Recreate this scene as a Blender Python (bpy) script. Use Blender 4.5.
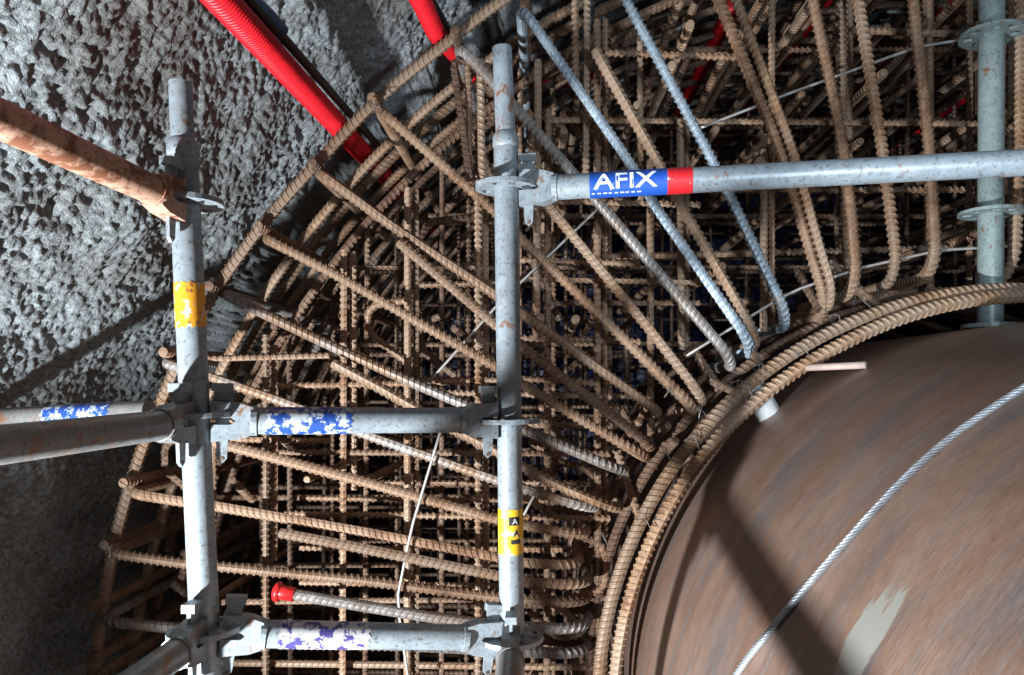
import bpy, bmesh, math, random
import numpy as np
from mathutils import Vector, Matrix
random.seed(7); rng = np.random.default_rng(7)
for o in list(bpy.data.objects): bpy.data.objects.remove(o)
scene = bpy.context.scene
COL = scene.collection

# ------------------------------------------------------------------ camera
F = 730.0; VX, VY = 540.0, 385.0            # focal length and principal vanishing point (1024x675 frame)
cam = bpy.data.cameras.new('camera'); cam.sensor_width = 36.0
cam.lens = 36.0*F/1024
cam.shift_x = -(VX-512)/1024; cam.shift_y = (VY-337.5)/1024
cam.clip_start = 0.03; cam.clip_end = 60
camo = bpy.data.objects.new('camera', cam); COL.objects.link(camo)
camo.location = (0,0,0); camo.rotation_euler = (math.pi/2,0,0)
scene.camera = camo
def P(px, py, d): return np.array([(px-VX)/F*d, d, -(py-VY)/F*d])

# ------------------------------------------------------------------ light
w = bpy.data.worlds.new('world'); scene.world = w; w.use_nodes = True
w.node_tree.nodes['Background'].inputs[0].default_value = (0.75,0.78,0.85,1)
w.node_tree.nodes['Background'].inputs[1].default_value = 0.012
def area(name, loc, target, size, watts, col):
    l = bpy.data.lights.new(name,'AREA'); l.shape='DISK'; l.size=size; l.energy=watts; l.color=col
    o = bpy.data.objects.new(name,l); COL.objects.link(o); o.location=loc
    o.rotation_euler = (Vector(target)-Vector(loc)).to_track_quat('-Z','Y').to_euler()
    return o
def spot(name, loc, target, size, watts, col, cone, blend):
    l = bpy.data.lights.new(name,'SPOT'); l.shadow_soft_size=size; l.energy=watts; l.color=col; l.spot_size=math.radians(cone); l.spot_blend=blend
    o = bpy.data.objects.new(name,l); COL.objects.link(o); o.location=loc
    o.rotation_euler = (Vector(target)-Vector(loc)).to_track_quat('-Z','Y').to_euler(); return o
spot('work_light_low', (-1.24,0.30,-0.96), (0.40,1.70,0.20), 0.045, 520, (0.89,0.95,1.0), 99, 0.38)
area('work_light_camera', (-0.22,-0.25,-0.55), (-0.25,2.0,0.35), 0.12, 0.4, (1.0,0.95,0.90))

spot('crown_fill_spot', (0.75,0.05,0.12), (0.62,2.3,1.02), 0.10, 95, (0.74,0.87,1.0), 66, 0.6)  # added spot beside the camera, aimed up to brighten the crown bars
scene.view_settings.view_transform = 'Standard'; scene.view_settings.look = 'None'
scene.view_settings.gamma = 1.0; scene.view_settings.use_curve_mapping = False
scene.view_settings.exposure = 0.0

# ------------------------------------------------------------------ materials
def mat(name):
    m = bpy.data.materials.new(name); m.use_nodes = True
    nt = m.node_tree; b = nt.nodes['Principled BSDF']; return m, nt, b
def N(nt, t, **kw):
    n = nt.nodes.new(t)
    for k, v in kw.items():
        if k.startswith('i_'):
            n.inputs[k[2:].replace('_',' ')].default_value = v
        else: setattr(n, k, v)
    return n
def L(nt, a, b): nt.links.new(a, b)
def noise(nt, scale, detail=4, rough=0.55, coord='Object', mapscale=None):
    tc = N(nt,'ShaderNodeTexCoord'); src = tc.outputs[coord]
    if mapscale:
        mp = N(nt,'ShaderNodeMapping'); mp.inputs['Scale'].default_value = mapscale
        L(nt, src, mp.inputs[0]); src = mp.outputs[0]
    n = N(nt,'ShaderNodeTexNoise', i_Scale=scale, i_Detail=detail, i_Roughness=rough)
    L(nt, src, n.inputs['Vector']); return n.outputs['Fac']
def ramp(nt, fac, stops):
    r = N(nt,'ShaderNodeValToRGB'); e = r.color_ramp.elements
    while len(e) < len(stops): e.new(0.5)
    for q,(p,c) in zip(e, stops):
        q.position = p; q.color = (*c,1) if len(c)==3 else c
    L(nt, fac, r.inputs[0]); return r.outputs[0]
def mix(nt, fac, a, b, mode='MIX'):
    m = N(nt,'ShaderNodeMix', data_type='RGBA', blend_type=mode)
    if isinstance(fac,(int,float)): m.inputs[0].default_value = fac
    else: L(nt, fac, m.inputs[0])
    for s,v in ((6,a),(7,b)):
        if isinstance(v,tuple): m.inputs[s].default_value = (*v,1)
        else: L(nt, v, m.inputs[s])
    return m.outputs[2]
def bump(nt, b, h, strength, dist, prev=None):
    n = N(nt,'ShaderNodeBump'); n.inputs['Strength'].default_value=strength; n.inputs['Distance'].default_value=dist
    L(nt, h, n.inputs['Height'])
    if prev is not None: L(nt, prev, n.inputs['Normal'])
    L(nt, n.outputs[0], b.inputs['Normal']); return n.outputs[0]
M = {}
def rebar_mat(name, stops, patch, amount, rough=0.62, metal=0.25, wave=False):
    m, nt, b = mat(name)
    c = ramp(nt, noise(nt, 16, 6, 0.7), stops)
    fine = ramp(nt, noise(nt, 140, 3), [(0.30,(0.62,0.60,0.58)),(0.62,(1.12,1.08,1.04))])
    c = mix(nt, 1.0, c, fine, 'MULTIPLY')
    pm = ramp(nt, noise(nt, 3.2, 4, 0.65), [(0.5-amount*0.35,(0,0,0)),(0.62-amount*0.3,(1,1,1))])
    c = mix(nt, pm, c, patch)
    oi = N(nt,'ShaderNodeObjectInfo'); hs = N(nt,'ShaderNodeHueSaturation')
    mr = N(nt,'ShaderNodeMapRange'); mr.inputs[3].default_value=0.72; mr.inputs[4].default_value=1.28
    L(nt, oi.outputs['Random'], mr.inputs[0]); L(nt, mr.outputs[0], hs.inputs['Value'])
    L(nt, c, hs.inputs['Color']); L(nt, hs.outputs[0], b.inputs['Base Color'])
    b.inputs['Roughness'].default_value = rough; b.inputs['Metallic'].default_value = metal
    if wave:
        uv = N(nt,'ShaderNodeUVMap'); sx = N(nt,'ShaderNodeSeparateXYZ'); L(nt, uv.outputs[0], sx.inputs[0])
        mm = N(nt,'ShaderNodeMath', operation='MULTIPLY'); mm.inputs[1].default_value = 2*math.pi/0.018; L(nt, sx.outputs[1], mm.inputs[0])
        sn = N(nt,'ShaderNodeMath', operation='SINE'); L(nt, mm.outputs[0], sn.inputs[0])
        bump(nt, b, sn.outputs[0], 0.8, 0.002)
    else:
        bump(nt, b, noise(nt, 260, 3), 0.25, 0.001)
    M[name] = m
RUST = [(0.28,(0.085,0.043,0.024)),(0.46,(0.205,0.115,0.068)),(0.64,(0.335,0.210,0.135)),(0.80,(0.47,0.36,0.27))]
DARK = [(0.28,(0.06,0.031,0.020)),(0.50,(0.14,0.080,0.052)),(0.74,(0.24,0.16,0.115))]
TAN  = [(0.28,(0.145,0.074,0.040)),(0.50,(0.285,0.170,0.098)),(0.74,(0.42,0.30,0.198))]
rebar_mat('rust', RUST, (0.29,0.19,0.125), 0.2)
rebar_mat('rust_dark', DARK, (0.19,0.12,0.08), 0.1)
rebar_mat('rust_tan', TAN, (0.31,0.215,0.15), 0.3)
rebar_mat('steel_blue_lit', [(0.3,(0.20,0.26,0.32)),(0.55,(0.38,0.47,0.55)),(0.8,(0.52,0.60,0.66))], (0.24,0.16,0.11), -0.2, 0.5, 0.35)  # bare grey steel with the cool blue light painted into its colour
rebar_mat('steel_grey', [(0.3,(0.20,0.18,0.165)),(0.55,(0.34,0.32,0.31)),(0.8,(0.48,0.47,0.46))], (0.24,0.15,0.095), 0.0, 0.5, 0.35)
rebar_mat('rust_far_shade', DARK, (0.20,0.13,0.09), 0.2, wave=True)  # darkened rust, paints in the dimness of the farthest bars

m, nt, b = mat('shotcrete')
c = ramp(nt, noise(nt, 2.2, 5, 0.6), [(0.33,(0.16,0.158,0.15)),(0.55,(0.295,0.335,0.35)),(0.75,(0.42,0.47,0.495))])
c = mix(nt, 1.0, c, ramp(nt, noise(nt, 75, 4, 0.7), [(0.34,(0.42,0.38,0.34)),(0.58,(1.1,1.1,1.1))]), 'MULTIPLY')
L(nt, c, b.inputs['Base Color']); b.inputs['Roughness'].default_value = 0.75
b1 = bump(nt, b, noise(nt, 110, 5, 0.65), 0.9, 0.008)
bump(nt, b, noise(nt, 240, 2, 0.6), 0.5, 0.003, b1)
M['shotcrete'] = m

def galv(name, base, rust=0.0, rustcol=(0.22,0.10,0.05), paint=None, rough=0.42):
    m, nt, b = mat(name)
    c = ramp(nt, noise(nt, 40, 6, 0.7), [(0.3,tuple(x*0.72 for x in base)),(0.6,base),(0.8,tuple(min(1,x*1.15) for x in base))])
    st = ramp(nt, noise(nt, 130, 3, 0.6), [(0.30,(0.40,0.32,0.26)),(0.45,(1,1,1))])
    c = mix(nt, 0.85, c, st, 'MULTIPLY')
    if rust:
        pm = ramp(nt, noise(nt, 22, 6, 0.7), [(0.62-rust*0.3,(0,0,0)),(0.70-rust*0.3,(1,1,1))])
        c = mix(nt, pm, c, rustcol)
    L(nt, c, b.inputs['Base Color'])
    b.inputs['Roughness'].default_value = rough; b.inputs['Metallic'].default_value = 0.15
    bump(nt, b, noise(nt, 180, 3), 0.15, 0.001)
    M[name] = m
galv('galvanised', (0.30,0.345,0.375), 0.08)
galv('galvanised_dark', (0.20,0.195,0.185), 0.16)  # darker, browner galvanising with more rust patches
galv('galvanised_green', (0.30,0.375,0.37), 0.06)
galv('rusty_tube', (0.52,0.30,0.21), 0.42, (0.20,0.075,0.035), rough=0.7)

def sticker(name, col, wear, wearcol=(0.62,0.62,0.60), dark=None):
    m, nt, b = mat(name)
    pm = ramp(nt, noise(nt, 55, 6, 0.7), [(0.62-wear,(0,0,0)),(0.66-wear,(1,1,1))])
    c = mix(nt, pm, col, wearcol)
    if dark:
        dm = ramp(nt, noise(nt, 70, 3, 0.6), [(0.58,(0,0,0)),(0.62,(1,1,1))])
        c = mix(nt, dm, c, dark)
    L(nt, c, b.inputs['Base Color']); b.inputs['Roughness'].default_value = 0.45
    M[name] = m
sticker('sticker_blue', (0.012,0.07,0.36), -0.02)
sticker('sticker_blue_worn', (0.015,0.06,0.28), 0.12, (0.46,0.50,0.53))
sticker('sticker_scraped', (0.06,0.05,0.20), 0.17, (0.50,0.50,0.50))
sticker('sticker_red', (0.62,0.015,0.02), 0.0)
sticker('sticker_yellow', (0.80,0.48,0.02), 0.06)
sticker('sticker_orange', (0.78,0.33,0.02), 0.06, dark=(0.25,0.10,0.04))
def plain(name, col, rough=0.5, metal=0.0, bumps=None, coat=0.0):
    m, nt, b = mat(name)
    c = mix(nt, 1.0, col, ramp(nt, noise(nt, 30, 4), [(0.3,(0.78,0.78,0.78)),(0.7,(1.1,1.1,1.1))]), 'MULTIPLY')
    L(nt, c, b.inputs['Base Color']); b.inputs['Roughness'].default_value=rough; b.inputs['Metallic'].default_value=metal
    if bumps: bump(nt, b, noise(nt, bumps[0], 4), bumps[1], bumps[2])
    M[name] = m
plain('print_white', (0.78,0.80,0.82)); plain('print_black', (0.03,0.03,0.035))
plain('hose_red', (0.72,0.012,0.022), 0.38); plain('hose_black', (0.015,0.017,0.02), 0.4)
plain('hose_blue', (0.02,0.14,0.36), 0.4); plain('cap_red', (0.62,0.02,0.02), 0.35)
plain('wire_tie', (0.24,0.21,0.19), 0.5, 0.5); plain('wire_bright', (0.50,0.47,0.44), 0.45, 0.4)
plain('spacer_white', (0.72,0.74,0.74), 0.6); plain('rope_steel', (0.46,0.49,0.53), 0.38, 0.6)
plain('membrane', (0.035,0.04,0.14), 0.35, 0, (6,0.8,0.05)); plain('concrete', (0.22,0.21,0.20), 0.85, 0, (30,0.5,0.01))
plain('stub_pink', (0.56,0.42,0.36), 0.6)

# steel pipe: uv = (arc length, length along the axis)
PATCH_U,PATCH_V=2.736,0.951   # centre of a pale patch on the pipe
m, nt, b = mat('pipe_steel')
tc = N(nt,'ShaderNodeUVMap')
def uvn(scale, det, rough, ms):
    mp = N(nt,'ShaderNodeMapping'); mp.inputs['Scale'].default_value = ms; L(nt, tc.outputs[0], mp.inputs[0])
    n = N(nt,'ShaderNodeTexNoise', i_Scale=scale, i_Detail=det, i_Roughness=rough); L(nt, mp.outputs[0], n.inputs['Vector'])
    return n.outputs['Fac']
base = ramp(nt, uvn(2.2,10,0.72,(1,2.4,1)), [(0.30,(0.155,0.085,0.060)),(0.50,(0.27,0.165,0.118)),(0.72,(0.37,0.245,0.185))])
streak = ramp(nt, uvn(1.0,6,0.65,(3.0,46,1)), [(0.48,(0,0,0)),(0.68,(0.7,0.7,0.7))])
c = mix(nt, streak, base, (0.235,0.225,0.225))
blot = ramp(nt, uvn(1.0,9,0.7,(2.2,9,1)), [(0.50,(0,0,0)),(0.66,(0.75,0.75,0.75))])
c = mix(nt, blot, c, (0.15,0.15,0.16))
c = mix(nt, 1.0, c, ramp(nt, uvn(1.0,6,0.7,(40,260,1)), [(0.32,(0.70,0.68,0.66)),(0.66,(1.14,1.12,1.10))]), 'MULTIPLY')
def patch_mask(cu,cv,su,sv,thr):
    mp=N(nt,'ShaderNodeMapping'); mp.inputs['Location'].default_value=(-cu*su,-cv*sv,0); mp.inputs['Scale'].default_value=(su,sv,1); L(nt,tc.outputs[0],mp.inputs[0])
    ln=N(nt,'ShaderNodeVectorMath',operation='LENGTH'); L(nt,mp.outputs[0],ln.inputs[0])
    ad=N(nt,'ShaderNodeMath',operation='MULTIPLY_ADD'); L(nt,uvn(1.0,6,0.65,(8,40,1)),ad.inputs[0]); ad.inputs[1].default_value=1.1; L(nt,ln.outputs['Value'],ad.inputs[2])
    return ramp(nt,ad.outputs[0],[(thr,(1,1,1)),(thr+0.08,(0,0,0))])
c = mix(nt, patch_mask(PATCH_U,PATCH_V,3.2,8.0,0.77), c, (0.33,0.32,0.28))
L(nt, c, b.inputs['Base Color']); b.inputs['Roughness'].default_value = 0.46; b.inputs['Metallic'].default_value = 0.2
bump(nt, b, uvn(1.0,4,0.6,(30,220,1)), 0.18, 0.002)
M['pipe_steel'] = m

# ------------------------------------------------------------------ mesh helpers
def mesh_np(name, V, Fq, mat_, uv=None, smooth=True):
    me = bpy.data.meshes.new(name)
    V = np.asarray(V, np.float32); Fq = np.asarray(Fq, np.int32); k = Fq.shape[1]
    me.vertices.add(len(V)); me.vertices.foreach_set('co', V.ravel())
    me.loops.add(Fq.size); me.loops.foreach_set('vertex_index', Fq.ravel())
    me.polygons.add(len(Fq)); me.polygons.foreach_set('loop_start', np.arange(0,Fq.size,k,dtype=np.int32))
    me.polygons.foreach_set('loop_total', np.full(len(Fq),k,np.int32))
    me.polygons.foreach_set('use_smooth', np.full(len(Fq),smooth,bool))
    if uv is not None:
        l = me.uv_layers.new(name='UVMap'); l.data.foreach_set('uv', np.asarray(uv,np.float32)[Fq.ravel()].ravel())
    me.update(); me.validate(); me.materials.append(M[mat_]); return me
def link(name, me, parent=None, loc=(0,0,0)):
    o = bpy.data.objects.new(name, me); COL.objects.link(o); o.location = loc
    if parent is not None: o.parent = parent
    return o
def tag(o, label=None, cat=None, group=None, kind=None):
    if label: o['label']=label
    if cat: o['category']=cat
    if group: o['group']=group
    if kind: o['kind']=kind
    return o
def fillet(pts, rad):
    pts = [np.asarray(p,float) for p in pts]
    if len(pts) < 3: return np.array(pts)
    out = [pts[0]]
    for i in range(1,len(pts)-1):
        a,bb,c = pts[i-1],pts[i],pts[i+1]
        d1=(a-bb); l1=np.linalg.norm(d1); d1/=l1; d2=(c-bb); l2=np.linalg.norm(d2); d2/=l2
        ang = math.acos(max(-1,min(1,float(d1@d2))))
        if ang > math.pi-0.03: out.append(bb); continue
        r = rad[i-1] if isinstance(rad,(list,tuple)) else rad
        t = min(r/math.tan(ang/2), 0.48*l1, 0.48*l2); r = t*math.tan(ang/2)
        p1 = bb+d1*t; bis=(d1+d2); bis/=np.linalg.norm(bis); cen = bb+bis*(r/math.sin(ang/2))
        va=p1-cen; vb=bb+d2*t-cen; tot=math.pi-ang; n=max(3,int(tot/0.16))
        for k in range(n+1):
            s=k/n; out.append(cen+(math.sin((1-s)*tot)*va+math.sin(s*tot)*vb)/math.sin(tot))
    out.append(pts[-1]); return np.array(out)
def resample(path, svals):
    d = np.linalg.norm(np.diff(path,axis=0),axis=1); keep=np.r_[True,d>1e-7]; path=path[keep]
    s = np.r_[0,np.cumsum(np.linalg.norm(np.diff(path,axis=0),axis=1))]
    return np.stack([np.interp(svals,s,path[:,i]) for i in range(3)],1), s[-1]
def plen(path): return float(np.linalg.norm(np.diff(path,axis=0),axis=1).sum())
def frames(C):
    T = np.gradient(C,axis=0); T/=np.linalg.norm(T,axis=1)[:,None]
    n0 = np.cross(T[0],[0.31,0.87,0.38]); n0/=np.linalg.norm(n0); Ns=[n0]
    for i in range(1,len(C)):
        n = Ns[-1]-T[i]*(Ns[-1]@T[i]); Ns.append(n/np.linalg.norm(n))
    Nn=np.array(Ns); return T,Nn,np.cross(T,Nn)
def tube_data(C, Rr, sides, tilt=None, roll=0.0, caps=True, hmod=None):
    """sweep; Rr: (n,) or (n,sides) radii; tilt: axial shift per vertex"""
    T,Nn,B = frames(C); n=len(C); th=np.arange(sides)*2*math.pi/sides+roll
    Rr=np.broadcast_to(np.asarray(Rr,float).reshape(n,-1),(n,sides))
    V = C[:,None,:]+Rr[:,:,None]*(np.cos(th)[None,:,None]*Nn[:,None,:]+np.sin(th)[None,:,None]*B[:,None,:])
    if tilt is not None: V = V + (tilt*np.cos(th))[None,:,None]*T[:,None,:]
    V=V.reshape(-1,3)
    i=np.arange(n-1)[:,None]*sides; j=np.arange(sides)[None,:]; j2=(j+1)%sides
    Fq=np.stack([i+j,i+j2,i+sides+j2,i+sides+j],-1).reshape(-1,4)
    s=np.r_[0,np.cumsum(np.linalg.norm(np.diff(C,axis=0),axis=1))]
    uv=np.stack([np.tile(np.arange(sides)/sides,n),np.repeat(s,sides)],1)
    if caps:
        c0=len(V); V=np.r_[V,[C[0]],[C[-1]]]; uv=np.r_[uv,[[0,0]],[[0,s[-1]]]]
        k=np.arange(0,sides,1); e=(n-1)*sides
        Fq=np.r_[Fq, np.stack([np.full(sides//2,c0),(k[::2]+2)%sides,(k[::2]+1)%sides,k[::2]],1),
                     np.stack([np.full(sides//2,c0+1),e+k[::2],e+(k[::2]+1)%sides,e+(k[::2]+2)%sides],1)]
    return V,Fq,uv
def rebar_data(path, r=0.0145, sides=10, pitch=0.0185, h=0.0040):
    Lg=plen(path); npch=max(2,int(Lg/pitch)); pitch=Lg/npch
    off=np.array([0.0,0.50,0.64,0.80])*pitch
    s=(np.arange(npch)[:,None]*pitch+off[None]).ravel(); s=np.r_[s,Lg]
    C,_=resample(path,s)
    top=np.r_[np.tile([0,0,1,1],npch),0].astype(float)
    roll=random.uniform(0,6.28); th=np.arange(sides)*2*math.pi/sides
    hm=np.abs(np.sin(th))**0.7; ridge=(np.abs(np.sin(th))<0.2)*0.75*h
    Rr=r-0.0014+top[:,None]*h*hm[None]+ridge[None]*0.9
    Rr[0]=Rr[-1]=r*0.96
    V,Fq,uv=tube_data(C,Rr,sides,tilt=None,roll=roll)
    # inclined ribs
    T,Nn,B=frames(C); sh=np.cos(th+0.0)*r*0.5
    n=len(C); W=V[:n*sides].reshape(n,sides,3); W[1:-1]+=sh[None,:,None]*T[1:-1,None,:]
    V[:n*sides]=W.reshape(-1,3)
    return V,Fq,uv
def bar(name, path, mat_='rust', r=0.0145, ribs=True, sides=10, label=None, cat='rebar', group=None, parent=None, kind=None):
    path=np.asarray(path,float)
    if ribs: V,Fq,uv=rebar_data(path,r,sides)
    else:
        n=max(2,int(plen(path)/0.06)); C,_=resample(path,np.linspace(0,plen(path),n)); V,Fq,uv=tube_data(C,np.full(n,r),sides)
    o0=path[0].copy()
    o=link(name,mesh_np(name,V-o0,Fq,mat_,uv,smooth=not ribs),parent,o0)
    return tag(o,label,cat if parent is None else None,group,kind)
def tube_part(name, a, bb, r, mat_, parent, org, sides=28, n=2, smooth=True):
    C=np.linspace(np.asarray(a,float),np.asarray(bb,float),max(n,2))
    V,Fq,uv=tube_data(C,np.full(len(C),r),sides)
    o=link(name,mesh_np(name,V-np.asarray(org),Fq,mat_,uv,smooth),parent)
    if smooth and hasattr(o.data,'set_sharp_from_angle'): o.data.set_sharp_from_angle(angle=0.7)
    return o
def empty(name, loc, label, cat, group=None):
    o=bpy.data.objects.new(name,None); COL.objects.link(o); o.location=loc; o.empty_display_size=0.05
    return tag(o,label,cat,group)

# ------------------------------------------------------------------ numpy gradient-ish noise
_perm=rng.permutation(4096); _val=rng.uniform(-1,1,4096)
def vnoise(p):
    i=np.floor(p).astype(np.int64); f=p-i; f=f*f*f*(f*(f*6-15)+10); out=0
    for dx in (0,1):
        for dy in (0,1):
            for dz in (0,1):
                hsh=_val[(_perm[(_perm[(_perm[(i[:,0]+dx)%4096]+i[:,1]+dy)%4096]+i[:,2]+dz)%4096])]
                out=out+hsh*(f[:,0] if dx else 1-f[:,0])*(f[:,1] if dy else 1-f[:,1])*(f[:,2] if dz else 1-f[:,2])
    return out

# ------------------------------------------------------------------ setting
Y0=2.10                                   # front face of the cage
TC=(1.412,-1.194); RB=2.76; RW=2.90       # tunnel axis (x,z), outer bar ring, rock lining
PC=(1.32,-0.892); RR=1.154; RP=1.055      # pipe axis (x,z), ring of bars at the face, pipe
def pol(c,r,a,y): return np.array([c[0]+r*math.cos(a),y,c[1]+r*math.sin(a)])
FLOOR_Z=-2.75
# shotcrete lining
ys=np.r_[np.linspace(-1.6,0.7,16),np.linspace(0.72,2.5,265),np.linspace(2.53,5.6,60)]
a0=math.asin((FLOOR_Z-0.1-TC[1])/RW)
ts=np.r_[np.linspace(a0,0.9,20),np.linspace(0.93,1.5,40),np.linspace(1.505,3.5,960),np.linspace(3.51,math.pi-a0,12)]
TT,YY=np.meshgrid(ts,ys); t=TT.ravel(); y=YY.ravel()
bx=np.stack([TC[0]+RW*np.cos(t),y,TC[1]+RW*np.sin(t)],1)
d=0.045*vnoise(bx*1.7+9)+0.022*vnoise(bx*5+3)
n1=vnoise(bx*np.array([34,34,34])+5); n2=vnoise(bx*98+1); n3=vnoise(bx*22+7)
d=d+0.005*n1+0.0085*n2+0.006*np.maximum(0,n3-0.1)-0.03*np.maximum(0,-n3-0.45)
r_=RW-d*1.0+0.02
V=np.stack([TC[0]+r_*np.cos(t),y,TC[1]+r_*np.sin(t)],1)
nt_=len(ts); i=np.arange(len(ys)-1)[:,None]*nt_; j=np.arange(nt_-1)[None]
Fq=np.stack([i+j,i+j+1,i+nt_+j+1,i+nt_+j],-1).reshape(-1,4)
tag(link('wall_tunnel',mesh_np('wall_tunnel',V,Fq,'shotcrete')),'rough grey sprayed concrete tunnel lining curving over the cage',kind='structure')
# floor and back bulkhead
def box_mesh(name, lo, hi, mat_):
    x0,y0,z0=lo; x1,y1,z1=hi
    V=[(x0,y0,z0),(x1,y0,z0),(x1,y1,z0),(x0,y1,z0),(x0,y0,z1),(x1,y0,z1),(x1,y1,z1),(x0,y1,z1)]
    return mesh_np(name,V,[(0,3,2,1),(4,5,6,7),(0,1,5,4),(1,2,6,5),(2,3,7,6),(3,0,4,7)],mat_,smooth=False)
tag(link('floor',box_mesh('floor',(-1.2,-1.6,FLOOR_Z-0.15),(3.9,5.5,FLOOR_Z),'concrete')),kind='structure')
g=np.linspace(-1.6,4.4,60); gz=np.linspace(-2.74,1.75,46); GX,GZ=np.meshgrid(g,gz)
V=np.stack([GX.ravel(),5.45+0.05*vnoise(np.stack([GX.ravel()*5,GX.ravel()*0,GZ.ravel()*1.5],1)),GZ.ravel()],1)
i=np.arange(len(gz)-1)[:,None]*60; j=np.arange(59)[None]
tag(link('wall_back',mesh_np('wall_back',V,np.stack([i+j,i+j+1,i+60+j+1,i+60+j],-1).reshape(-1,4),'membrane')),'dark blue creased membrane closing the far end of the cage',kind='structure')

# ------------------------------------------------------------------ steel pipe
ptc=np.array([PC[0],0,PC[1]])
pipe=empty('steel_pipe',(PC[0],-1.2,PC[1]-RP),'huge brown rusted steel pipe ringed by the rebar cage','pipe')
org=np.array(pipe.location)
def shell(name, r0, r1, ya, yb, mat_, parent, org, na=160, ny=24):
    A=np.linspace(0,2*math.pi,na+1); prof=[(r1,ya),(r1,yb)] if r0 is None else [(r0,ya),(r1,ya),(r1,yb),(r0,yb),(r0,ya)]
    if r0 is None: prof=[(r1,yy) for yy in np.linspace(ya,yb,ny)]
    V=[];uv=[]
    for r,yy in prof:
        for a in A: V.append(pol(PC,r,a,yy)-org); uv.append((a*r1,yy))
    n=na+1; i=np.arange(len(prof)-1)[:,None]*n; j=np.arange(na)[None]
    return link(name,mesh_np(name,V,np.stack([i+j,i+n+j,i+n+j+1,i+j+1],-1).reshape(-1,4),mat_,uv),parent)
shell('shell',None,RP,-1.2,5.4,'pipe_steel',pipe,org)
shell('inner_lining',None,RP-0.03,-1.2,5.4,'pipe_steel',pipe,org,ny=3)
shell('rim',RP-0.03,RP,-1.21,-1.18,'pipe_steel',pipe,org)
# wire rope lying on the pipe
def ray_pipe(px,py,r):
    dx,dz=(px-VX)/F,-(py-VY)/F
    A=dx*dx+dz*dz; B=-2*(dx*PC[0]+dz*PC[1]); C=PC[0]**2+PC[1]**2-r*r
    tt=(-B-math.sqrt(max(0,B*B-4*A*C)))/(2*A); return np.array([dx*tt,tt,dz*tt])
rp=[ray_pipe(px,py,RP+0.007) for px,py in [(722,690),(740,668),(785,612),(830,560),(880,503),(930,452),(975,417),(1010,396),(1024,389)]]
last=rp[-1]; aa=math.atan2(last[2]-PC[1],last[0]-PC[0])
dirv=(rp[-1]-rp[-3]); 
for k in range(1,14): rp.append(pol(PC,RP+0.007,aa-0.07*k,last[1]+0.012*k))
fi=rp[0]; af=math.atan2(fi[2]-PC[1],fi[0]-PC[0])
rp=[pol(PC,RP+0.007,af+0.08*k,fi[1]-0.03*k) for k in range(12,0,-1)]+rp
rp=np.array(rp)
Lr=plen(rp); C,_=resample(rp,np.linspace(0,Lr,60)); 
for _ in range(3): C[1:-1]=(C[:-2]+2*C[1:-1]+C[2:])/4
Lr=plen(C); C,_=resample(C,np.linspace(0,Lr,int(Lr/0.005)))
rope=empty('wire_rope',C[0],'grey twisted steel wire rope drawn tight across the rusty pipe','wire rope')
T,Nn,B=frames(C); s=np.linspace(0,Lr,len(C))
for k in range(6):
    ph=2*math.pi*k/6+s/0.050*2*math.pi
    Ck=C+0.0042*(np.cos(ph)[:,None]*Nn+np.sin(ph)[:,None]*B)
    V,Fq,uv=tube_data(Ck,np.full(len(Ck),0.0024),6); link('strand',mesh_np('strand',V-C[0],Fq,'rope_steel',uv),rope)

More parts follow.
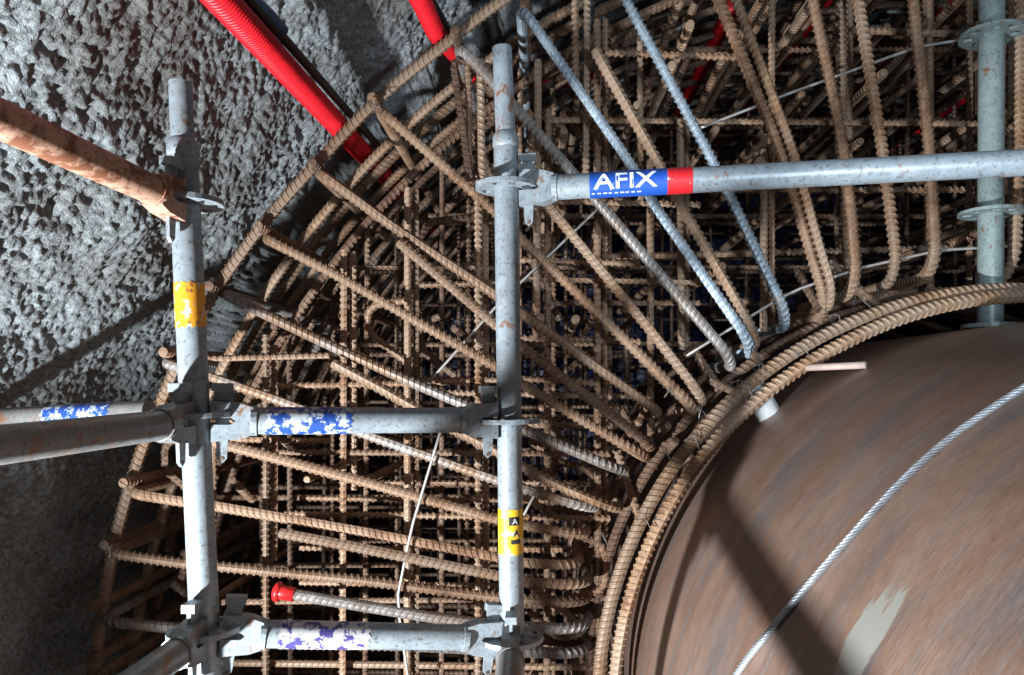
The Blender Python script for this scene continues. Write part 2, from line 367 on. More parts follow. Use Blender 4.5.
# ------------------------------------------------------------------ front face bars (radial legs bent round into the depth at both ends)
IN=0.55
def face_bar(pts, mat_='rust', d=Y0, back=None, inner=0.45, label=None, outer=True, r=0.0145, rin=0.10, wob=0.0):
    """pts: trace of the leg in the face plane, outer end first; ends bend back along the tunnel."""
    w=[P(px,py,d+wob*k) for k,(px,py) in enumerate(pts)]
    path=[]
    if outer:
        e=w[0]; u=w[0]-w[1]; u/=np.linalg.norm(u)
        path.append(e+np.array([0,(back or 1.3),0]))
    path+=w
    if inner: path.append(w[-1]+np.array([0.0,inner,0.0]))
    rad=[0.06 if (outer and k==0) else 3.0 for k in range(len(path)-2)]
    if inner: rad[-1]=rin
    return bar('face_bar',fillet(path,rad),mat_,r=r,label=label,cat='rebar',group='radial bars of the cage face')
FB=[ # trace, material, kwargs, label
 ([(458,44),(513,105),(600,204),(738,366)],'steel_grey',{},'grey-brown face bar crossing just behind the lettered ledger beside its coupler'),
 ([(521,6),(633,167),(653,203),(757,352)],'steel_blue_lit',{},'grey steel face bar coloured as if blue-lit, passing behind the blue lettered sticker'),
 ([(595,50),(660,166),(680,204),(762,345)],'rust_tan',dict(outer=False),'tan face bar with a sawn upper end crossing behind the red sticker'),
 ([(598,-50),(626,0),(715,165),(792,325)],'steel_blue_lit',{},'grey steel face bar coloured as if blue-lit, passing behind the ledger just past the red sticker'),
 ([(698,-50),(785,160),(806,235),(830,315)],'rust',dict(r=0.016),'thick brown face bar doubled by a thinner one tied alongside'),
 ([(717,-50),(797,160),(816,235),(838,305)],'rust_tan',dict(r=0.0125,d=2.06),'thin tan bar tied alongside a thick brown face bar'),
 ([(802,-50),(847,160),(858,292)],'rust',dict(r=0.016),'brown-grey face bar next to the doubled pair, over the pipe'),
 ([(850,-50),(884,160),(899,282)],'rust_tan',dict(r=0.015),'ochre face bar with coarse ribs above the pipe ring'),
 ([(908,-50),(930,155),(937,275)],'rust',dict(r=0.0165),'stout brown-grey face bar next before the green-grey post'),
 ([(1021,-50),(1019,160),(1014,280)],'rust_tan',dict(),'tan face bar beside the green-grey post'),
 ([(508,155),(545,202),(650,330),(708,404)],'rust_tan',dict(outer=False),'tan face bar starting behind the lettered ledger coupler'),
 ([(378,108),(500,216),(518,236),(620,335),(700,414)],'rust',{},'brown face bar bent round the edge bar above the red hose end'),
 ([(316,170),(398,230),(496,295),(520,312),(662,414)],'rust',{},'long brown face bar bent at the edge bar under the red hose'),
 ([(399,242),(496,325),(520,345),(625,425),(652,448)],'rust',dict(outer=False,d=2.08),'short brown face bar with a sawn end inside the cage'),
 ([(262,236),(340,277),(496,367),(520,383),(650,460)],'rust',{},'pinkish brown face bar bent tightly around the edge bar below a sawn end'),
 ([(221,293),(340,350),(423,387),(521,428),(628,474)],'steel_grey',{},'toothed pale face bar leaving the edge bar beside the orange sticker'),
 ([(333,363),(380,388),(452,429),(499,452),(545,480),(622,512)],'rust_tan',dict(outer=False,d=2.07),'face bar with a sawn end just above the upper short ledger'),
 ([(160,362),(205,375),(300,408),(352,430),(499,481),(598,511)],'steel_grey',{},'pale grey face bar dipping behind the upper short ledger'),
 ([(150,424),(215,442),(369,483),(499,520),(523,525),(588,537)],'rust',{},'brown face bar running just under the upper short ledger'),
 ([(127,493),(184,502),(215,506),(369,533),(499,558),(524,563),(580,566)],'rust',{},'brown face bar bent at the dark wall above the one with two tied ends'),
 ([(280,533),(350,546),(499,576),(524,582),(590,586)],'rust_tan',dict(outer=False,d=2.06),'short tan face bar with a sawn end between the short ledgers'),
 ([(108,553),(187,564),(213,566),(369,581),(500,598),(590,604)],'rust',{},'brown face bar bent at the dark wall over the red capped bar'),
 ([(279,592),(430,617),(500,626),(590,630)],'steel_grey',dict(outer=False,d=2.06),'face bar whose free end wears the red plastic cap'),
 ([(98,621),(174,628),(300,640),(590,655)],'steel_grey',{},'pale toothed face bar ending at the lower left coupler'),
 ([(93,680),(180,686),(580,700)],'rust',{},'brown face bar along the foot of the picture under the low short ledger'),
]
for pts,mt,kw,lab in FB: face_bar(pts,mt,label=lab,**kw)
# red mushroom cap
def lathe(name, prof, axis_a, axis_dir, mat_, parent=None, org=(0,0,0), sides=20):
    C=[np.asarray(axis_a)+np.asarray(axis_dir)*h for h,_ in prof]; u=np.asarray(axis_dir,float)
    n=np.cross(u,[0.2,0.9,0.4]); n/=np.linalg.norm(n); bb=np.cross(u,n); V=[]
    for c,(h,r) in zip(C,prof):
        for k in range(sides):
            a=2*math.pi*k/sides; V.append(c+r*(math.cos(a)*n+math.sin(a)*bb)-np.asarray(org))
    i=np.arange(len(prof)-1)[:,None]*sides; j=np.arange(sides)[None]; j2=(j+1)%sides
    return link(name,mesh_np(name,V,np.stack([i+j,i+j2,i+sides+j2,i+sides+j],-1).reshape(-1,4),mat_),parent)
a=P(279,592,2.06); u=P(279,592,2.06)-P(430,617,2.06); u/=np.linalg.norm(u)
cap=empty('rebar_cap',a,'red plastic mushroom cap pushed onto a bar end','safety cap')
lathe('cap_head',[(-0.004,0.004),(-0.004,0.026),(0.004,0.029),(0.012,0.024),(0.017,0.012),(0.018,0.0005)],a,u,'cap_red',cap,a)
lathe('cap_sleeve',[(-0.045,0.0175),(-0.045,0.0195),(-0.004,0.0205)],a,u,'cap_red',cap,a)

# edge bar around the outer end of the face and rings behind it
def ring(c, r, y, a0, a1, wob=0.0, n=90):
    A=np.linspace(a0,a1,n); ph=random.uniform(0,6)
    return np.array([pol(c,r+wob*math.sin(3*q+ph),q,y+wob*math.sin(2*q+ph)) for q in A])
bar('edge_bar',fillet([P(x,y_,Y0+0.042) for x,y_ in [(620,-62),(560,-35),(500,1),(458,34),(375,100),(315,165),(260,226),(205,305),(172,375),(143,444),(120,518),(106,584),(98,640),(93,700)]],2.0),'rust_tan',r=0.0165,label='tan ribbed edge bar curving along the sprayed concrete around the face',group='outer hoop bars')
for k in range(17):
    yk=Y0+0.29+0.17*k+random.uniform(-0.02,0.02); mt=random.choice(['rust','rust_tan','rust','steel_grey'])
    bar('hoop_bar',ring(TC,RB+0.015+random.uniform(-0.02,0.02),yk,0.6,3.4,0.008),mt,ribs=k<11,sides=8,r=0.0155,
        label='rusty hoop bar following the tunnel lining inside the cage',group='hoop bars stacked along the lining')
for k in range(14):
    yk=Y0+0.22+0.2*k+random.uniform(-0.03,0.03)
    bar('hoop_bar',ring(TC,RB-0.14+random.uniform(-0.03,0.03),yk,1.25+random.uniform(0,.5),2.9+random.uniform(-.3,.3),0.01),random.choice(['rust','rust_dark']),ribs=k<6,sides=8,r=0.013,
        label='thinner hoop bar in the second layer inside the lining',group='second layer of hoop bars')
# rings on the pipe
bar('pipe_ring_bar',ring(PC,RR+0.005,2.03,0.2,3.6),'rust_tan',r=0.0175,label='outer of the two coarse ribbed hoops around the pipe mouth',group='hoops around the pipe')
bar('pipe_ring_bar',np.array([pol(PC,RR-0.036+0.04*max(0,(2.05-q))*1.0,q,1.995+0.03*max(0,2.0-q)) for q in np.linspace(1.2,3.6,90)]),'rust_tan',r=0.0175,label='inner of the two coarse ribbed hoops around the pipe mouth',group='hoops around the pipe')
for k in range(9):
    bar('pipe_ring_bar',ring(PC,RR+0.02+0.03*(k%2),2.2+0.2*k,0.9,3.6,0.006),'rust_dark',sides=8,r=0.014,ribs=k<4,label='dark hoop bar wrapped around the pipe inside the cage',group='hoops hidden inside around the pipe')

# longitudinal bars whose sawn ends show beside the edge bar
for k,(px,py) in enumerate([(455,30),(372,97),(312,163),(258,226),(209,286),(163,352),(138,420),(123,483),(104,545),(91,608),(89,662),(524,-18)]):
    a=P(px,py,Y0-0.02); bar('longitudinal_bar',[a,a+np.array([0.0,2.6,0.0])],'rust' if k%2 else 'rust_dark',ribs=True,sides=8,r=0.0145,
        label='bar running back along the lining with its sawn end at the edge bar',group='longitudinal bars along the lining')
# longitudinal bars through the depth of the cage
cnt=0
def pipe_z(x):
    q=RR*RR-(x-PC[0])**2; return PC[1]+math.sqrt(q) if q>0 else -9
for rr in (2.62,2.46,2.28,2.08,1.86,1.62,1.40):
    na=int(1.9*rr/0.27)
    for q in range(na):
        an=1.25+(q+random.uniform(0.1,0.9))*1.95/na; ya=Y0+random.choice([0.04,0.08,0.14,0.25,0.4])
        if an>2.3 and random.random()<0.35: continue
        cc=((TC[0]*(rr-1)+PC[0]*(2.7-rr))/1.7,(TC[1]*(rr-1)+PC[1]*(2.7-rr))/1.7)
        a=pol(cc,rr+random.uniform(-.04,.04),an,ya)
        bb=a+np.array([random.uniform(-.03,.03),random.uniform(1.2,2.6),random.uniform(-.03,.03)])
        bar('longitudinal_bar',[a,bb],random.choice(['rust','rust_tan','rust_dark']),ribs=ya<Y0+.2,sides=8,r=random.choice([0.0105,0.0125,0.0125]),
            label='bar running back through the depth of the cage with its sawn end showing',group='longitudinal bars inside the cage'); cnt+=1

for q in range(46):
    an=1.2+q*0.0245+random.uniform(-.01,.01); rr=random.choice([2.6,2.5,2.38,2.25,2.1,1.9]); a=pol(TC,rr+random.uniform(-.05,.05),an,Y0+random.uniform(0.05,0.5))
    if a[2]<pipe_z(a[0])+0.12: continue
    bar('longitudinal_bar',[a,a+np.array([random.uniform(-.05,.05),random.uniform(.9,2.2),random.uniform(-.05,.05)])],random.choice(['rust_tan','rust','rust_tan','rust_dark']),sides=8,r=random.choice([0.0125,0.0145]),
        label='bar running back below the crown of the cage with its sawn end showing',group='longitudinal bars below the crown')
# vertical and horizontal link bars: first layers traced, deeper layers on a 0.2 m grid
def ztop(x, r=RB-0.03):
    q=r*r-(x-TC[0])**2; return TC[1]+math.sqrt(q) if q>0 else None
def xleft(z, r=RB-0.03):
    q=r*r-(z-TC[1])**2; return TC[0]-math.sqrt(q) if q>0 else None
def pipe_top(x, r=RR+0.06):
    q=r*r-(x-PC[0])**2; return PC[1]+math.sqrt(q) if q>0 else None
def pipe_left(z, r=RR+0.06):
    q=r*r-(z-PC[1])**2; return PC[0]-math.sqrt(q) if q>0 else None
VERT=[(213,2.16,440,660),(266,2.16,335,None),(275,2.20,345,560),(344,2.16,250,None),(353,2.19,252,490),(408,2.17,188,None),(416,2.20,190,None),
 (478,2.18,130,None),(485,2.22,160,None),(538,2.18,60,340),(548,2.2,110,None),(597,2.2,20,None),(605,2.23,20,None),(650,2.24,160,470),(680,2.2,120,350),(687,2.24,120,352),
 (764,2.22,150,332),(772,2.25,-20,330),(843,2.24,-20,290),(850,2.28,-20,280),(480,2.14,60,185),(468,2.16,62,190),(587,2.2,-20,200),(575,2.18,-20,90),(640,2.3,30,200),(930,2.3,-20,290),(970,2.25,-20,285)]
for px,d,yt,yb in VERT:
    a=P(px,yt,d); bb=P(px+random.uniform(-2,2),yb if yb else 760,d)
    bar('link_bar',[a,bb],random.choice(['rust_tan','rust','rust_tan']),r=0.0100,sides=8,label=('upright link bar between the two pale posts behind the face bars' if px<490 else 'upright link bar just past the yellow stickered post behind the face bars' if px<640 else 'upright link bar behind the long lettered ledger over the pipe'),group='upright link bars behind the face')
HORZ=[(357,2.15,205,330),(384,2.17,278,470),(284,2.17,420,500),(380,2.2,340,500),(453,2.18,280,610),(483,2.26,380,610),(516,2.19,285,610),(549,2.3,300,600),(600,2.2,220,610),(500,2.36,300,600),
 (648,2.22,215,600),(585,2.28,300,590),(665,2.2,215,600),(203,2.18,545,700),(262,2.2,520,640),(281,2.2,520,730),(255,2.25,600,760),(303,2.25,540,700),(340,2.22,520,640),(381,2.19,520,600),(395,2.3,440,640),(425,2.3,440,640),
 (50,2.25,690,740),(55,2.2,605,735),(122,2.22,550,1000),(33,2.24,850,1010),(190,2.3,700,1005),(178,2.24,545,620),(250,2.3,760,1000),(440,2.24,200,330)]
for py,d,xa,xb in HORZ:
    sl=random.uniform(-3,3); a=P(xa,py+sl,d); bb=P(xb,py-sl,d)
    bar('link_bar',[a,bb],random.choice(['rust_tan','rust','rust']),r=0.0090,sides=8,label=('level link bar behind the long lettered ledger or above it' if py<210 else 'level link bar between the pale posts above the upper short ledger' if xb<=500 and py<420 else 'level link bar just past the yellow stickered post, below the long ledger' if py<430 else 'level link bar seen between the upper and lower short ledgers'),group='level link bars behind the face')
nlink=0; far=[]
for li,yl in enumerate((2.45,2.72,3.0,3.3,3.65,4.05,4.5,4.95)):
    ox,oz=random.uniform(0,.2),random.uniform(0,.2); near=li<3
    xs=np.arange(-1.25+ox,2.6,0.27 if li<2 else 0.20); zs=np.arange(-1.5+oz,1.5,0.25 if li<2 else 0.20)
    for x in xs:
        zt=ztop(x,RB-0.05)
        if zt is None: continue
        zb=pipe_top(x) or -1.7
        if zt-zb<0.25 or (x>0.25 and random.random()<0.5): continue
        x+=random.uniform(-.03,.03); a=np.array([x,yl+random.uniform(-.03,.03),zt-random.uniform(0,.25)]); bb=np.array([x+random.uniform(-.015,.015),yl,zb+random.uniform(0,.1)])
        if li<2: bar('link_bar',[a,bb],random.choice(['rust','rust_dark','rust_dark']),r=0.0085,sides=8,label='upright link bar deeper in the cage among many crossing bars',group='upright link bars deeper in the cage')  # deeper bars get mostly darker rust, shade inside the cage painted in
        else: far.append((a,bb))
    for z in zs:
        xl=xleft(z,RB-0.05)
        if xl is None: continue
        xr=pipe_left(z) or 2.6
        if xr-xl<0.25 or (z>0.1 and random.random()<0.4): continue
        z+=random.uniform(-.03,.03); a=np.array([xl+random.uniform(0,.25),yl+random.uniform(0,.06),z]); bb=np.array([xr-random.uniform(0,.1),yl+.03,z+random.uniform(-.015,.015)])
        if li<2: bar('link_bar',[a,bb],random.choice(['rust','rust_dark','rust_dark']),r=0.0080,sides=8,label='level link bar deeper in the cage among many crossing bars',group='level link bars deeper in the cage')  # darker rust again stands in for shade at this depth
        else: far.append((a,bb))
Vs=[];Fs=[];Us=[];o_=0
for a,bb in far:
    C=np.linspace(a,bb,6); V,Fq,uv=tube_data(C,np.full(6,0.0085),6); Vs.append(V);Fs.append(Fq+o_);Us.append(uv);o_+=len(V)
tag(link('deep_link_bars',mesh_np('deep_link_bars',np.concatenate(Vs),np.concatenate(Fs),'rust_far_shade',np.concatenate(Us))),'dense dim thicket of crossing link bars far inside the cage','rebar',kind='stuff')

# hooked bars and offcuts inside the cage
HOOK=[([(410,300),(368,306),(368,332),(412,366)],2.2),([(440,316),(418,326),(424,352),(456,376)],2.26),([(412,250),(430,222),(470,218),(500,216)],2.2),
 ([(470,180),(452,54),(480,70),(520,120)],2.12),([(560,135),(566,100),(575,130),(600,150)],2.3),([(240,650),(172,580),(180,592),(196,612)],2.25),
 ([(205,440),(165,440),(165,470),(200,500)],2.22),([(600,500),(590,470),(560,462),(530,440)],2.2),([(560,600),(606,590),(604,545),(560,530)],2.16),([(540,560),(598,560),(596,515),(548,508)],2.18),
 ([(540,640),(600,648),(606,612),(560,602)],2.16),([(530,612),(560,640),(590,630),(575,600)],2.14)]
for pts,d in HOOK:
    bar('hook_bar',fillet([P(x,y_,d+0.02*i) for i,(x,y_) in enumerate(pts)],0.045),random.choice(['rust','rust_dark']),r=0.011,sides=8,label='rusty bar bent into a hook among the link bars',group='hooked bars inside the cage')
DIAG=[((232,480),(253,500),2.2,2.3),((284,440),(292,450),2.2,2.3),((470,130),(560,320),2.3,2.5),((690,50),(640,170),2.2,2.9),((722,60),(680,150),2.2,2.8),((640,420),(600,480),2.15,2.5),
 ((650,405),(620,450),2.2,2.6),((668,425),(628,470),2.15,2.5),((676,440),(640,480),2.15,2.4),((690,455),(660,480),2.2,2.4),((500,480),(560,520),2.25,2.2),((536,590),(575,620),2.15,2.2),((540,420),(600,470),2.3,2.2),((610,430),(640,520),2.25,2.15),((622,410),(655,470),2.3,2.2),
 ((830,262),(880,310),2.2,2.12),((796,270),(820,310),2.2,2.12),((690,345),(720,390),2.25,2.15),((745,340),(760,362),2.2,2.12),((710,380),(735,392),2.15,2.12),((652,368),(690,410),2.12,2.2)]
for a,bb,d1,d2 in DIAG:
    bar('offcut_bar',[P(*a,d1),P(*bb,d2)],random.choice(['rust','rust_dark','rust_dark']),r=0.012,sides=8,label='short slanting bar wedged among the link bars near the face',group='short slanting bars in the cage')
# thin smooth wires and rods
for pts,d,lab in [([(602,205),(500,302),(422,390)],2.15,'thin pale rod slanting down behind the tall middle post'),([(441,430),(411,530),(397,600),(410,690)],2.06,'thin pale wire hanging down between the short ledgers'),
      ([(686,356),(790,292),(860,268),(940,250),(1015,246)],2.12,'thin ribbed rod slanting across the bars above the pipe'),([(700,128),(790,93),(917,47),(985,36)],2.16,'thin grey rod slanting across the crown bars to the green-grey post'),
      ([(545,475),(500,560),(520,640)],2.12,'thin bent wire beside the yellow sticker')]:
    bar('tie_rod',[P(x,y_,d) for x,y_ in pts],'wire_bright',r=0.0042,ribs=False,sides=8,label=lab,cat='rod')
# tie wires wound round crossings
for px,py,d in [(700,412,2.06),(735,384,2.04),(757,368,2.04),(664,454,2.06),(600,538,2.06),(832,318,2.06),(857,300,2.06),(372,104,2.07),(313,168,2.07),(258,230,2.07),(124,486,2.07),(105,548,2.07),(640,520,2.0),(690,440,2.0),(745,392,1.99),(800,350,1.99),(752,352,2.05),(668,392,2.07)]:
    c=P(px,py,d-0.02); n=26; A=np.linspace(0,4.4*math.pi,n); ph=random.uniform(0,3)
    pth=np.array([c+np.array([0.017*math.cos(a+ph),0.010*math.sin(2*a),0.017*math.sin(a+ph)])*(1+0.08*k/n) for k,a in enumerate(A)]+[c+np.array([0.02+random.uniform(-.01,.01),-0.02,-0.022])])
    bar('tie_wire',pth,'wire_tie',r=0.0014,ribs=False,sides=4,label='loop of twisted tie wire round a bar crossing at the face',cat='wire',group='tie wires at the face')

# spacer and stub on the pipe ring
a=P(751,384,2.075); bb=P(768,413,2.05); u=(bb-a); u/=np.linalg.norm(u)
tag(lathe('pipe_spacer',[(0,0.001),(0,0.034),(0.05,0.036),(0.106,0.034),(0.110,0.028),(0.110,0.0006)],a,u,'spacer_white'),'white plastic spacer wedged under the hoops on the pipe','spacer')
bar('rod_stub',[P(800,368,2.0),P(866,365,1.86)],'stub_pink',r=0.0095,ribs=False,sides=10,label='pale pinkish rod end sticking out over the pipe',cat='rod')

# ------------------------------------------------------------------ hoses on the lining
def on_wall(px,py,r):
    dx,dz=(px-VX)/F,-(py-VY)/F; A=dx*dx+dz*dz; B=-2*(dx*TC[0]+dz*TC[1]); C=TC[0]**2+TC[1]**2-r*r
    tt=(-B+math.sqrt(B*B-4*A*C))/(2*A); return np.array([dx*tt,tt,dz*tt])
def hose(name,path,r,mat_,label,corr=None,cat='hose'):
    path=np.asarray(path); Lh=plen(path)
    C,_=resample(path,np.linspace(0,Lh,80))
    for _ in range(4): C[1:-1]=(C[:-2]+2*C[1:-1]+C[2:])/4
    if corr:
        n=int(plen(C)/corr)*4; C,_=resample(C,np.linspace(0,plen(C),n)); Rr=r*(1+0.10*np.tile([-1,0.2,1,0.2],n//4+1)[:n])
    else: Rr=np.full(len(C),r)
    V,Fq,uv=tube_data(C,Rr,16); return tag(link(name,mesh_np(name,V-C[0],Fq,mat_,uv),None,C[0]),label,cat)
def run(px0,py0,px1,py1,r,y_end=None,ya=0.6):
    a=on_wall(px0,py0,r); bb=on_wall(px1,py1,r); u=(bb-a)/(bb[1]-a[1]); ye=y_end or bb[1]
    return [a+u*(yy-a[1]) for yy in np.linspace(ya,ye,24)]
hose('drain_hose',run(222,0,340,128,RW-0.075,4.6),0.030,'hose_red','thick red corrugated hose running back along the lining into the cage',0.011)
hose('drain_hose',[on_wall(x,y_,RW-0.075) for x,y_ in [(395,-40),(421,0),(436,34),(450,48),(478,78),(515,84),(545,88),(600,70)]],0.026,'hose_red','shorter red corrugated hose curving down behind the hoop bars',0.011)
hose('cable',run(250,0,358,123,RW-0.06,4.0),0.012,'hose_black','black cable lying alongside the thick red hose',None,'cable')
hose('cable',[on_wall(x,y_,RW-0.06) for x,y_ in [(410,-40),(432,0),(446,26),(462,50),(480,70)]],0.010,'hose_black','black cable lying alongside the shorter red hose',None,'cable')
hose('air_hose',[on_wall(x,y_,RW-0.06) for x,y_ in [(215,-40),(250,-5),(264,8),(274,18),(284,30)]],0.011,'hose_blue','thin blue hose end at the lining above the red hose',None)
hose('drain_hose',run(235,-20,262,14,RW-0.05,None,1.0),0.018,'hose_red','thin red hose end tucked beside the blue hose',0.010)
for k,an in enumerate((1.33,1.52,1.7,1.86)):
    hose('drain_hose',[pol(TC,RB-0.10-0.05*(k%2),an,yy) for yy in np.linspace(2.5,4.8,20)],0.027,'hose_red','red corrugated hose half hidden above the crown bars',0.02).__setitem__('group','red hoses above the crown bars')

# ------------------------------------------------------------------ scaffold
TR=0.02415
def annular(bm, c, ux, uy, uz, r0, r1, a0, a1, z0, z1, n):
    vs=[]
    for k in range(n+1):
        a=a0+(a1-a0)*k/n; e=math.cos(a)*ux+math.sin(a)*uy
        vs.append([bm.verts.new(Vector(c+e*r+uz*z)) for r,z in ((r0,z0),(r1,z0),(r1,z1),(r0,z1))])
    full=abs(a1-a0-2*math.pi)<1e-6
    for k in range(n):
        for q in range(4): bm.faces.new((vs[k][q],vs[k][(q+1)%4],vs[k+1][(q+1)%4],vs[k+1][q]))
    if not full: bm.faces.new(vs[0][::-1]); bm.faces.new(vs[-1])
def bm_obj(name,bm,mat_,parent,smooth=False):
    bmesh.ops.recalc_face_normals(bm,faces=bm.faces)
    me=bpy.data.meshes.new(name); bm.to_mesh(me); bm.free(); me.materials.append(M[mat_])
    return link(name,me,parent)
def prism(bm, pts, off):
    a=[bm.verts.new(Vector(p)) for p in pts]; bb=[bm.verts.new(Vector(np.asarray(p)+off)) for p in pts]
    bm.faces.new(a); bm.faces.new(bb[::-1]); n=len(a)
    for k in range(n): bm.faces.new((a[k],bb[k],bb[(k+1)%n],a[(k+1)%n]))
def perp(u):
    z=np.array([0,0,1.0]); z=z-u*(u@z); z/=np.linalg.norm(z); return z
def rosette(parent, org, c, up, mat_, rot=0.0, k=1.0):
    bm=bmesh.new(); x=np.cross(up,[0,1.0,0]); x/=np.linalg.norm(x); y=np.cross(up,x); c=c-org; K=k
    annular(bm,c,x,y,up,0.0235*K,0.034*K,0,2*math.pi,-0.0045,0.0045,28)
    annular(bm,c,x,y,up,0.0515*K,0.061*K,0,2*math.pi,-0.0045,0.0045,36)
    for k in range(8):
        a=rot+k*math.pi/4; wd=0.20 if k%2 else 0.13
        annular(bm,c,x,y,up,0.033*K,0.0525*K,a-wd,a+wd,-0.0042,0.0042,2)
    o=bm_obj('rosette',bm,mat_,parent); return o
def standard(top, bot, spig, ros, mat_, label, rosmat=None, spr=0.0192, TR=TR, zb=None, k=1.0):
    """top/bot of the wide tube, spigot top point, rosette heights as fractions or z"""
    top=np.asarray(top,float); bot=np.asarray(bot,float); up=(top-bot)/np.linalg.norm(top-bot)
    zb=FLOOR_Z if zb is None else zb; base=bot+(up/up[2])*(zb+0.012-bot[2])
    e=empty('scaffold_standard',base,label,'scaffold post'); org=base
    tube_part('tube',base,top,TR,mat_,e,org)
    if spig is not None:
        tube_part('spigot',top-up*0.01,spig,spr,mat_,e,org)
        lathe('collar',[(0,TR),(0.003,TR+0.002),(0.02,TR+0.002),(0.03,spr+0.001)],top-up*0.012,up,mat_,e,org,28)
    for z in ros:
        c=base+(up/up[2])*(z-base[2]); rosette(e,org,c,up,rosmat or mat_,k=k)
    bm=bmesh.new(); x=np.array([1.0,0,0]); y=np.array([0,1.0,0])
    annular(bm,np.zeros(3),x,y,np.array([0,0,1.0]),0.0,0.075,0,2*math.pi,-0.012,0.0,24); bm_obj('base_plate',bm,mat_,e)
    return e, base, up
def axis_at(base,up,z): return base+(up/up[2])*(z-base[2])
def ledger_head(parent, org, c, u, mat_, flip=1):
    """c: post axis point at rosette; u: direction from the post along the ledger"""
    z=perp(u); s=np.cross(z,u); c=c-org
    bm=bmesh.new()
    def tilt(w,pts): prism(bm,[c+u*a+z*h-s*w/2 for a,h in pts],s*w)
    tilt(0.034,[(0.0265,0.006),(0.058,0.006),(0.066,0.0),(0.094,0.0),(0.094,0.024),(0.074,0.031),(0.050,0.033),(0.0265,0.036)])
    tilt(0.034,[(0.0265,-0.006),(0.0265,-0.036),(0.050,-0.033),(0.074,-0.031),(0.094,-0.024),(0.094,-0.0),(0.066,-0.0),(0.058,-0.006)])
    # collar where the tube is welded on
    annular(bm,c+u*0.09,z,s,u,0.0,0.0265,0,2*math.pi,0.0,0.010,20)
    h=bm_obj('coupler_head',bm,mat_,parent)
    bm=bmesh.new(); w=0.006; k=0.043
    prism(bm,[c+u*a+z*hh-s*w/2 for a,hh in [(k-0.014,0.060),(k+0.014,0.060),(k+0.011,0.0),(k+0.008,-0.066),(k,-0.074),(k-0.008,-0.066),(k-0.011,0.0)]],s*w)
    prism(bm,[c+u*a+z*hh-s*0.011 for a,hh in [(k-0.017,0.052),(k+0.017,0.052),(k+0.017,0.066),(k-0.017,0.066)]],s*0.022)
    wd=link('wedge',bpy.data.meshes.new('wedge'),h); bmesh.ops.recalc_face_normals(bm,faces=bm.faces); bm.to_mesh(wd.data); bm.free(); wd.data.materials.append(M['galvanised'])
    bm=bmesh.new(); annular(bm,c+z*(-0.066)+u*k,u,z,s,0.0,0.0035,0,2*math.pi,-w*0.72,w*0.72,10)
    rv=link('rivet',bpy.data.meshes.new('rivet'),h); bm.to_mesh(rv.data); bm.free(); rv.data.materials.append(M['rust_dark'])
def ledger(a, bb, mat_, label, heads=(True,True), hmat=None, r=TR-0.0002):
    a=np.asarray(a,float); bb=np.asarray(bb,float); u=(bb-a)/np.linalg.norm(bb-a)
    e=empty('scaffold_ledger',a,label,'scaffold tube'); org=a
    tube_part('tube',a+u*(0.095 if heads[0] else 0),bb-u*(0.095 if heads[1] else 0),r,mat_,e,org)
    if heads[0]: ledger_head(e,org,a,u,hmat or mat_)
    if heads[1]: ledger_head(e,org,bb,-u,hmat or mat_)
    return e,org,u
def wrap_sticker(parent, org, p0, u, s0, s1, mat_, name='sticker', r=TR, a0=-1.9, a1=1.9, ref=None, ragged=0.0):
    """sheet wrapped on a tube facing the camera side; p0 on axis, u axis direction"""
    f=-p0-u*(u@-p0); f/=np.linalg.norm(f); g=np.cross(u,f); n=30; ms=14; V=[]
    for i in range(ms+1):
        for k in range(n+1):
            an=a0+(a1-a0)*k/n; s=s0+(s1-s0)*i/ms
            if ragged and i in (0,ms): s+=ragged*math.sin(k*1.7)*(1 if i else -1)
            V.append(p0+u*s+(r+0.0005)*(math.cos(an)*f+math.sin(an)*g)-org)
    i=np.arange(ms)[:,None]*(n+1); j=np.arange(n)[None]
    return link(name,mesh_np(name,V,np.stack([i+j,i+j+1,i+n+2+j,i+n+1+j],-1).reshape(-1,4),mat_),parent)
def wrap_text(parent, org, p0, u, text, s0, width, height, ang, mat_, name='lettering', r=TR, flip=-1, bold=0.0, upright=False):
    """text laid round the tube: runs along u, baseline at angle ang"""
    cu=bpy.data.curves.new('t','FONT'); cu.body=text; cu.size=1; cu.resolution_u=3; cu.offset=bold
    to=bpy.data.objects.new('t',cu); COL.objects.link(to); dg=bpy.context.evaluated_depsgraph_get(); dg.update()
    me=bpy.data.meshes.new_from_object(to.evaluated_get(dg)); bpy.data.objects.remove(to)
    bm=bmesh.new(); bm.from_mesh(me)
    bmesh.ops.triangulate(bm,faces=bm.faces); bmesh.ops.subdivide_edges(bm,edges=[e for e in bm.edges if e.calc_length()>0.12],cuts=2)
    xs=[v.co.x for v in bm.verts]; ysv=[v.co.y for v in bm.verts]; x0,x1,y0,y1=min(xs),max(xs),min(ysv),max(ysv)
    f=-p0-u*(u@-p0); f/=np.linalg.norm(f); g=np.cross(u,f)
    for v in bm.verts:
        s=s0+(v.co.x-x0)/(x1-x0)*width; h=(v.co.y-y0)/(y1-y0)*height; an=(ang+h/r)*flip
        if upright: s=s0+h; an=ang+(v.co.x-x0)/(x1-x0)*width/r
        v.co=Vector(p0+u*s+(r+0.0010)*(math.cos(an)*f+math.sin(an)*g)-org)
    for fc in bm.faces: fc.smooth=True
    bm.to_mesh(me); bm.free(); me.materials.clear(); me.materials.append(M[mat_]); return link(name,me,parent)

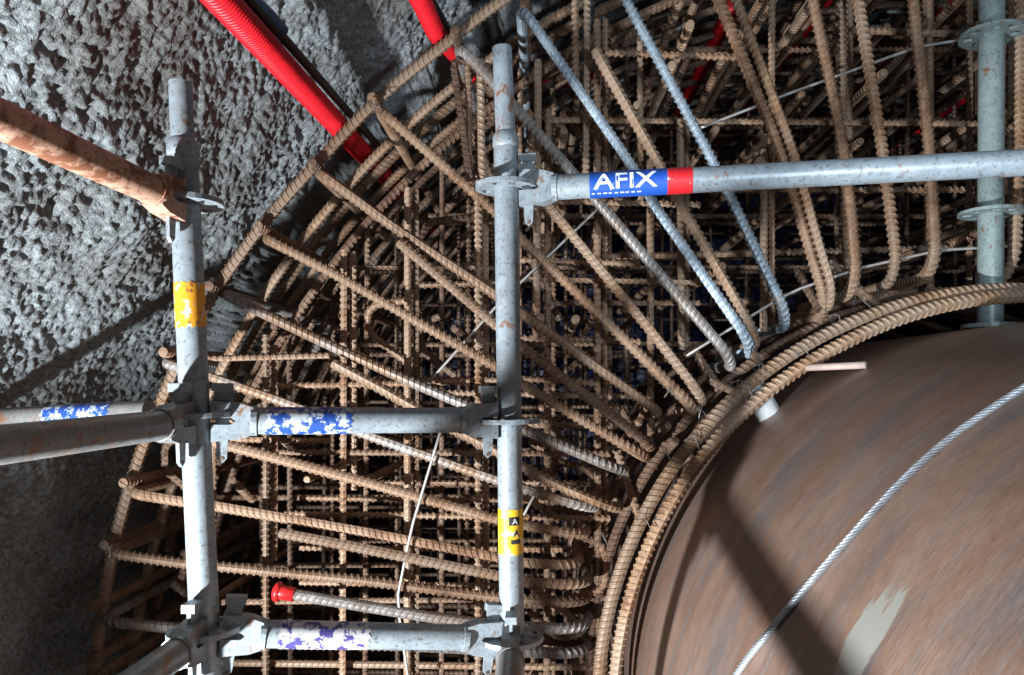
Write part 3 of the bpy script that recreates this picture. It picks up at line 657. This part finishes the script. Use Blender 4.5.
# posts
D1=1.26; D2=1.43
s1,b1,u1=standard(P(183,150,D1),P(207,675,D1),P(180.5,83,D1),[P(0,y_,D1)[2] for y_ in (203,416,630)],'galvanised','pale scaffold post with the orange sticker, standing by the sprayed concrete')
s2,b2,u2=standard(P(506,142,D2),P(512.5,675,D2),P(502,48,D2),[P(0,y_,D2)[2] for y_ in (187,421,638)],'galvanised','pale scaffold post with the small yellow sticker, standing before the bars')
D3=2.09
s3,b3,u3=standard(P(992,-40,D3),P(991,172,D3),None,[P(0,y_,D3)[2] for y_ in (35,213)],'galvanised_green','green-grey scaffold post with two discs behind the lettered ledger',TR=0.0335,zb=PC[1]+math.sqrt(RP**2-(P(991,0,D3)[0]-PC[0])**2),k=1.38)
wrap_sticker(s1,b1,axis_at(b1,u1,P(0,284,D1)[2]),u1,P(0,328,D1)[2]-P(0,284,D1)[2],0.0,'sticker_orange',ragged=0.002)
p=axis_at(b2,u2,P(0,553,D2)[2]); st=wrap_sticker(s2,b2,p,u2,0.0,P(0,508,D2)[2]-P(0,553,D2)[2],'sticker_yellow',a0=-1.5,a1=1.5)
for h0,h1,w0,w1 in ((0.058,0.074,-0.15,0.75),(0.022,0.030,0.0,0.8)):
    wrap_sticker(s2,b2,p,u2,h0,h1,'print_black',name='sticker_print',r=TR+0.0006,a0=w0,a1=w1)
wrap_text(s2,b2,p,u2,'A',0.0605,0.011,0.011,0.10,'print_white',r=TR+0.0012,upright=True)
wrap_text(s2,b2,p,u2,'A',0.036,0.014,0.014,0.16,'print_black',r=TR+0.0006,upright=True)
# ledgers
A1=axis_at(b1,u1,P(0,421,D1)[2]); A2=axis_at(b2,u2,P(0,420,D2)[2])
l1,o1,v1=ledger(A1,A2,'galvanised','short galvanised ledger with worn blue print between the two posts')
B1=axis_at(b1,u1,P(0,633,D1)[2]); B2=axis_at(b2,u2,P(0,638,D2)[2])
l2,o2,v2=ledger(B1,B2,'galvanised','lower short galvanised ledger with scraped print between the two posts')
wrap_sticker(l1,o1,(A1+A2)/2,v1,-0.165,-0.02,'sticker_blue_worn',ragged=0.003)
wrap_sticker(l2,o2,(B1+B2)/2,v2,-0.155,-0.0,'sticker_scraped',ragged=0.003)
C1=axis_at(b2,u2,P(0,190,D2)[2]); C2=P(1110,158,1.30); C2=C1+(C2-C1)*1.7
l3,o3,v3=ledger(C1,C2,'galvanised','long galvanised ledger with the blue lettered sticker and red end',heads=(True,False))
def s_on(px):   # distance along the long ledger whose projection falls at pixel px
    k=(px-VX)/F; dd=C2-C1; q=(C1[0]-k*C1[1])/(k*dd[1]-dd[0]); return q*np.linalg.norm(dd)
sa,sb,sc=s_on(590),s_on(667),s_on(692); pm=C1+v3*((sa+sc)/2); mid=(sa+sc)/2
wrap_sticker(l3,o3,pm,v3,sa-mid,sb-mid,'sticker_blue'); wrap_sticker(l3,o3,pm,v3,sb-mid,sc-mid,'sticker_red')
wrap_text(l3,o3,pm,v3,'AFIX',s_on(594)-mid,s_on(657)-s_on(594),0.030,-0.30,'print_white',r=TR+0.0004,bold=0.012)
for k in range(9):      # illegible line of small print under the name
    q0=s_on(592+k*5.6)-mid; wrap_sticker(l3,o3,pm,v3,q0,q0+(s_on(596)-s_on(592))*(0.7+0.3*(k%3)/2),'print_white',name='small_print',r=TR+0.0005,a0=0.62,a1=0.72)
# ledgers running towards the viewer
K1=axis_at(b1,u1,P(0,205,D1)[2]); ledger(K1,np.array([-0.70,0.10,P(0,205,D1)[2]+0.015]),'rusty_tube','red-brown rusty ledger with flaking cement at the top of the orange stickered post',heads=(True,False))
K2=A1; ledger(K2,np.array([-0.72,0.10,K2[2]-0.025]),'galvanised_dark','shadowed galvanised ledger running off towards the left from the stickered post',heads=(True,False))
q1=P(150,411,1.62); q2=P(-60,421,1.75); lq,oq,vq=ledger(q1,q2,'galvanised_dark','slim bright ledger with blue print seen just above the shadowed one',heads=(False,False))
K3=B1; ledger(K3,np.array([-0.60,0.10,K3[2]]),'galvanised_dark','shadowed ledger slanting down off the lowest disc of the stickered post',heads=(True,False))
K4=B2; ledger(K4,np.array([-0.055,-0.25,K4[2]-0.145]),'galvanised_dark','ledger running towards the viewer from the lowest disc of the yellow stickered post',heads=(True,False))
wrap_sticker(lq,oq,q1,vq,0.09,0.27,'sticker_blue_worn',ragged=0.004)
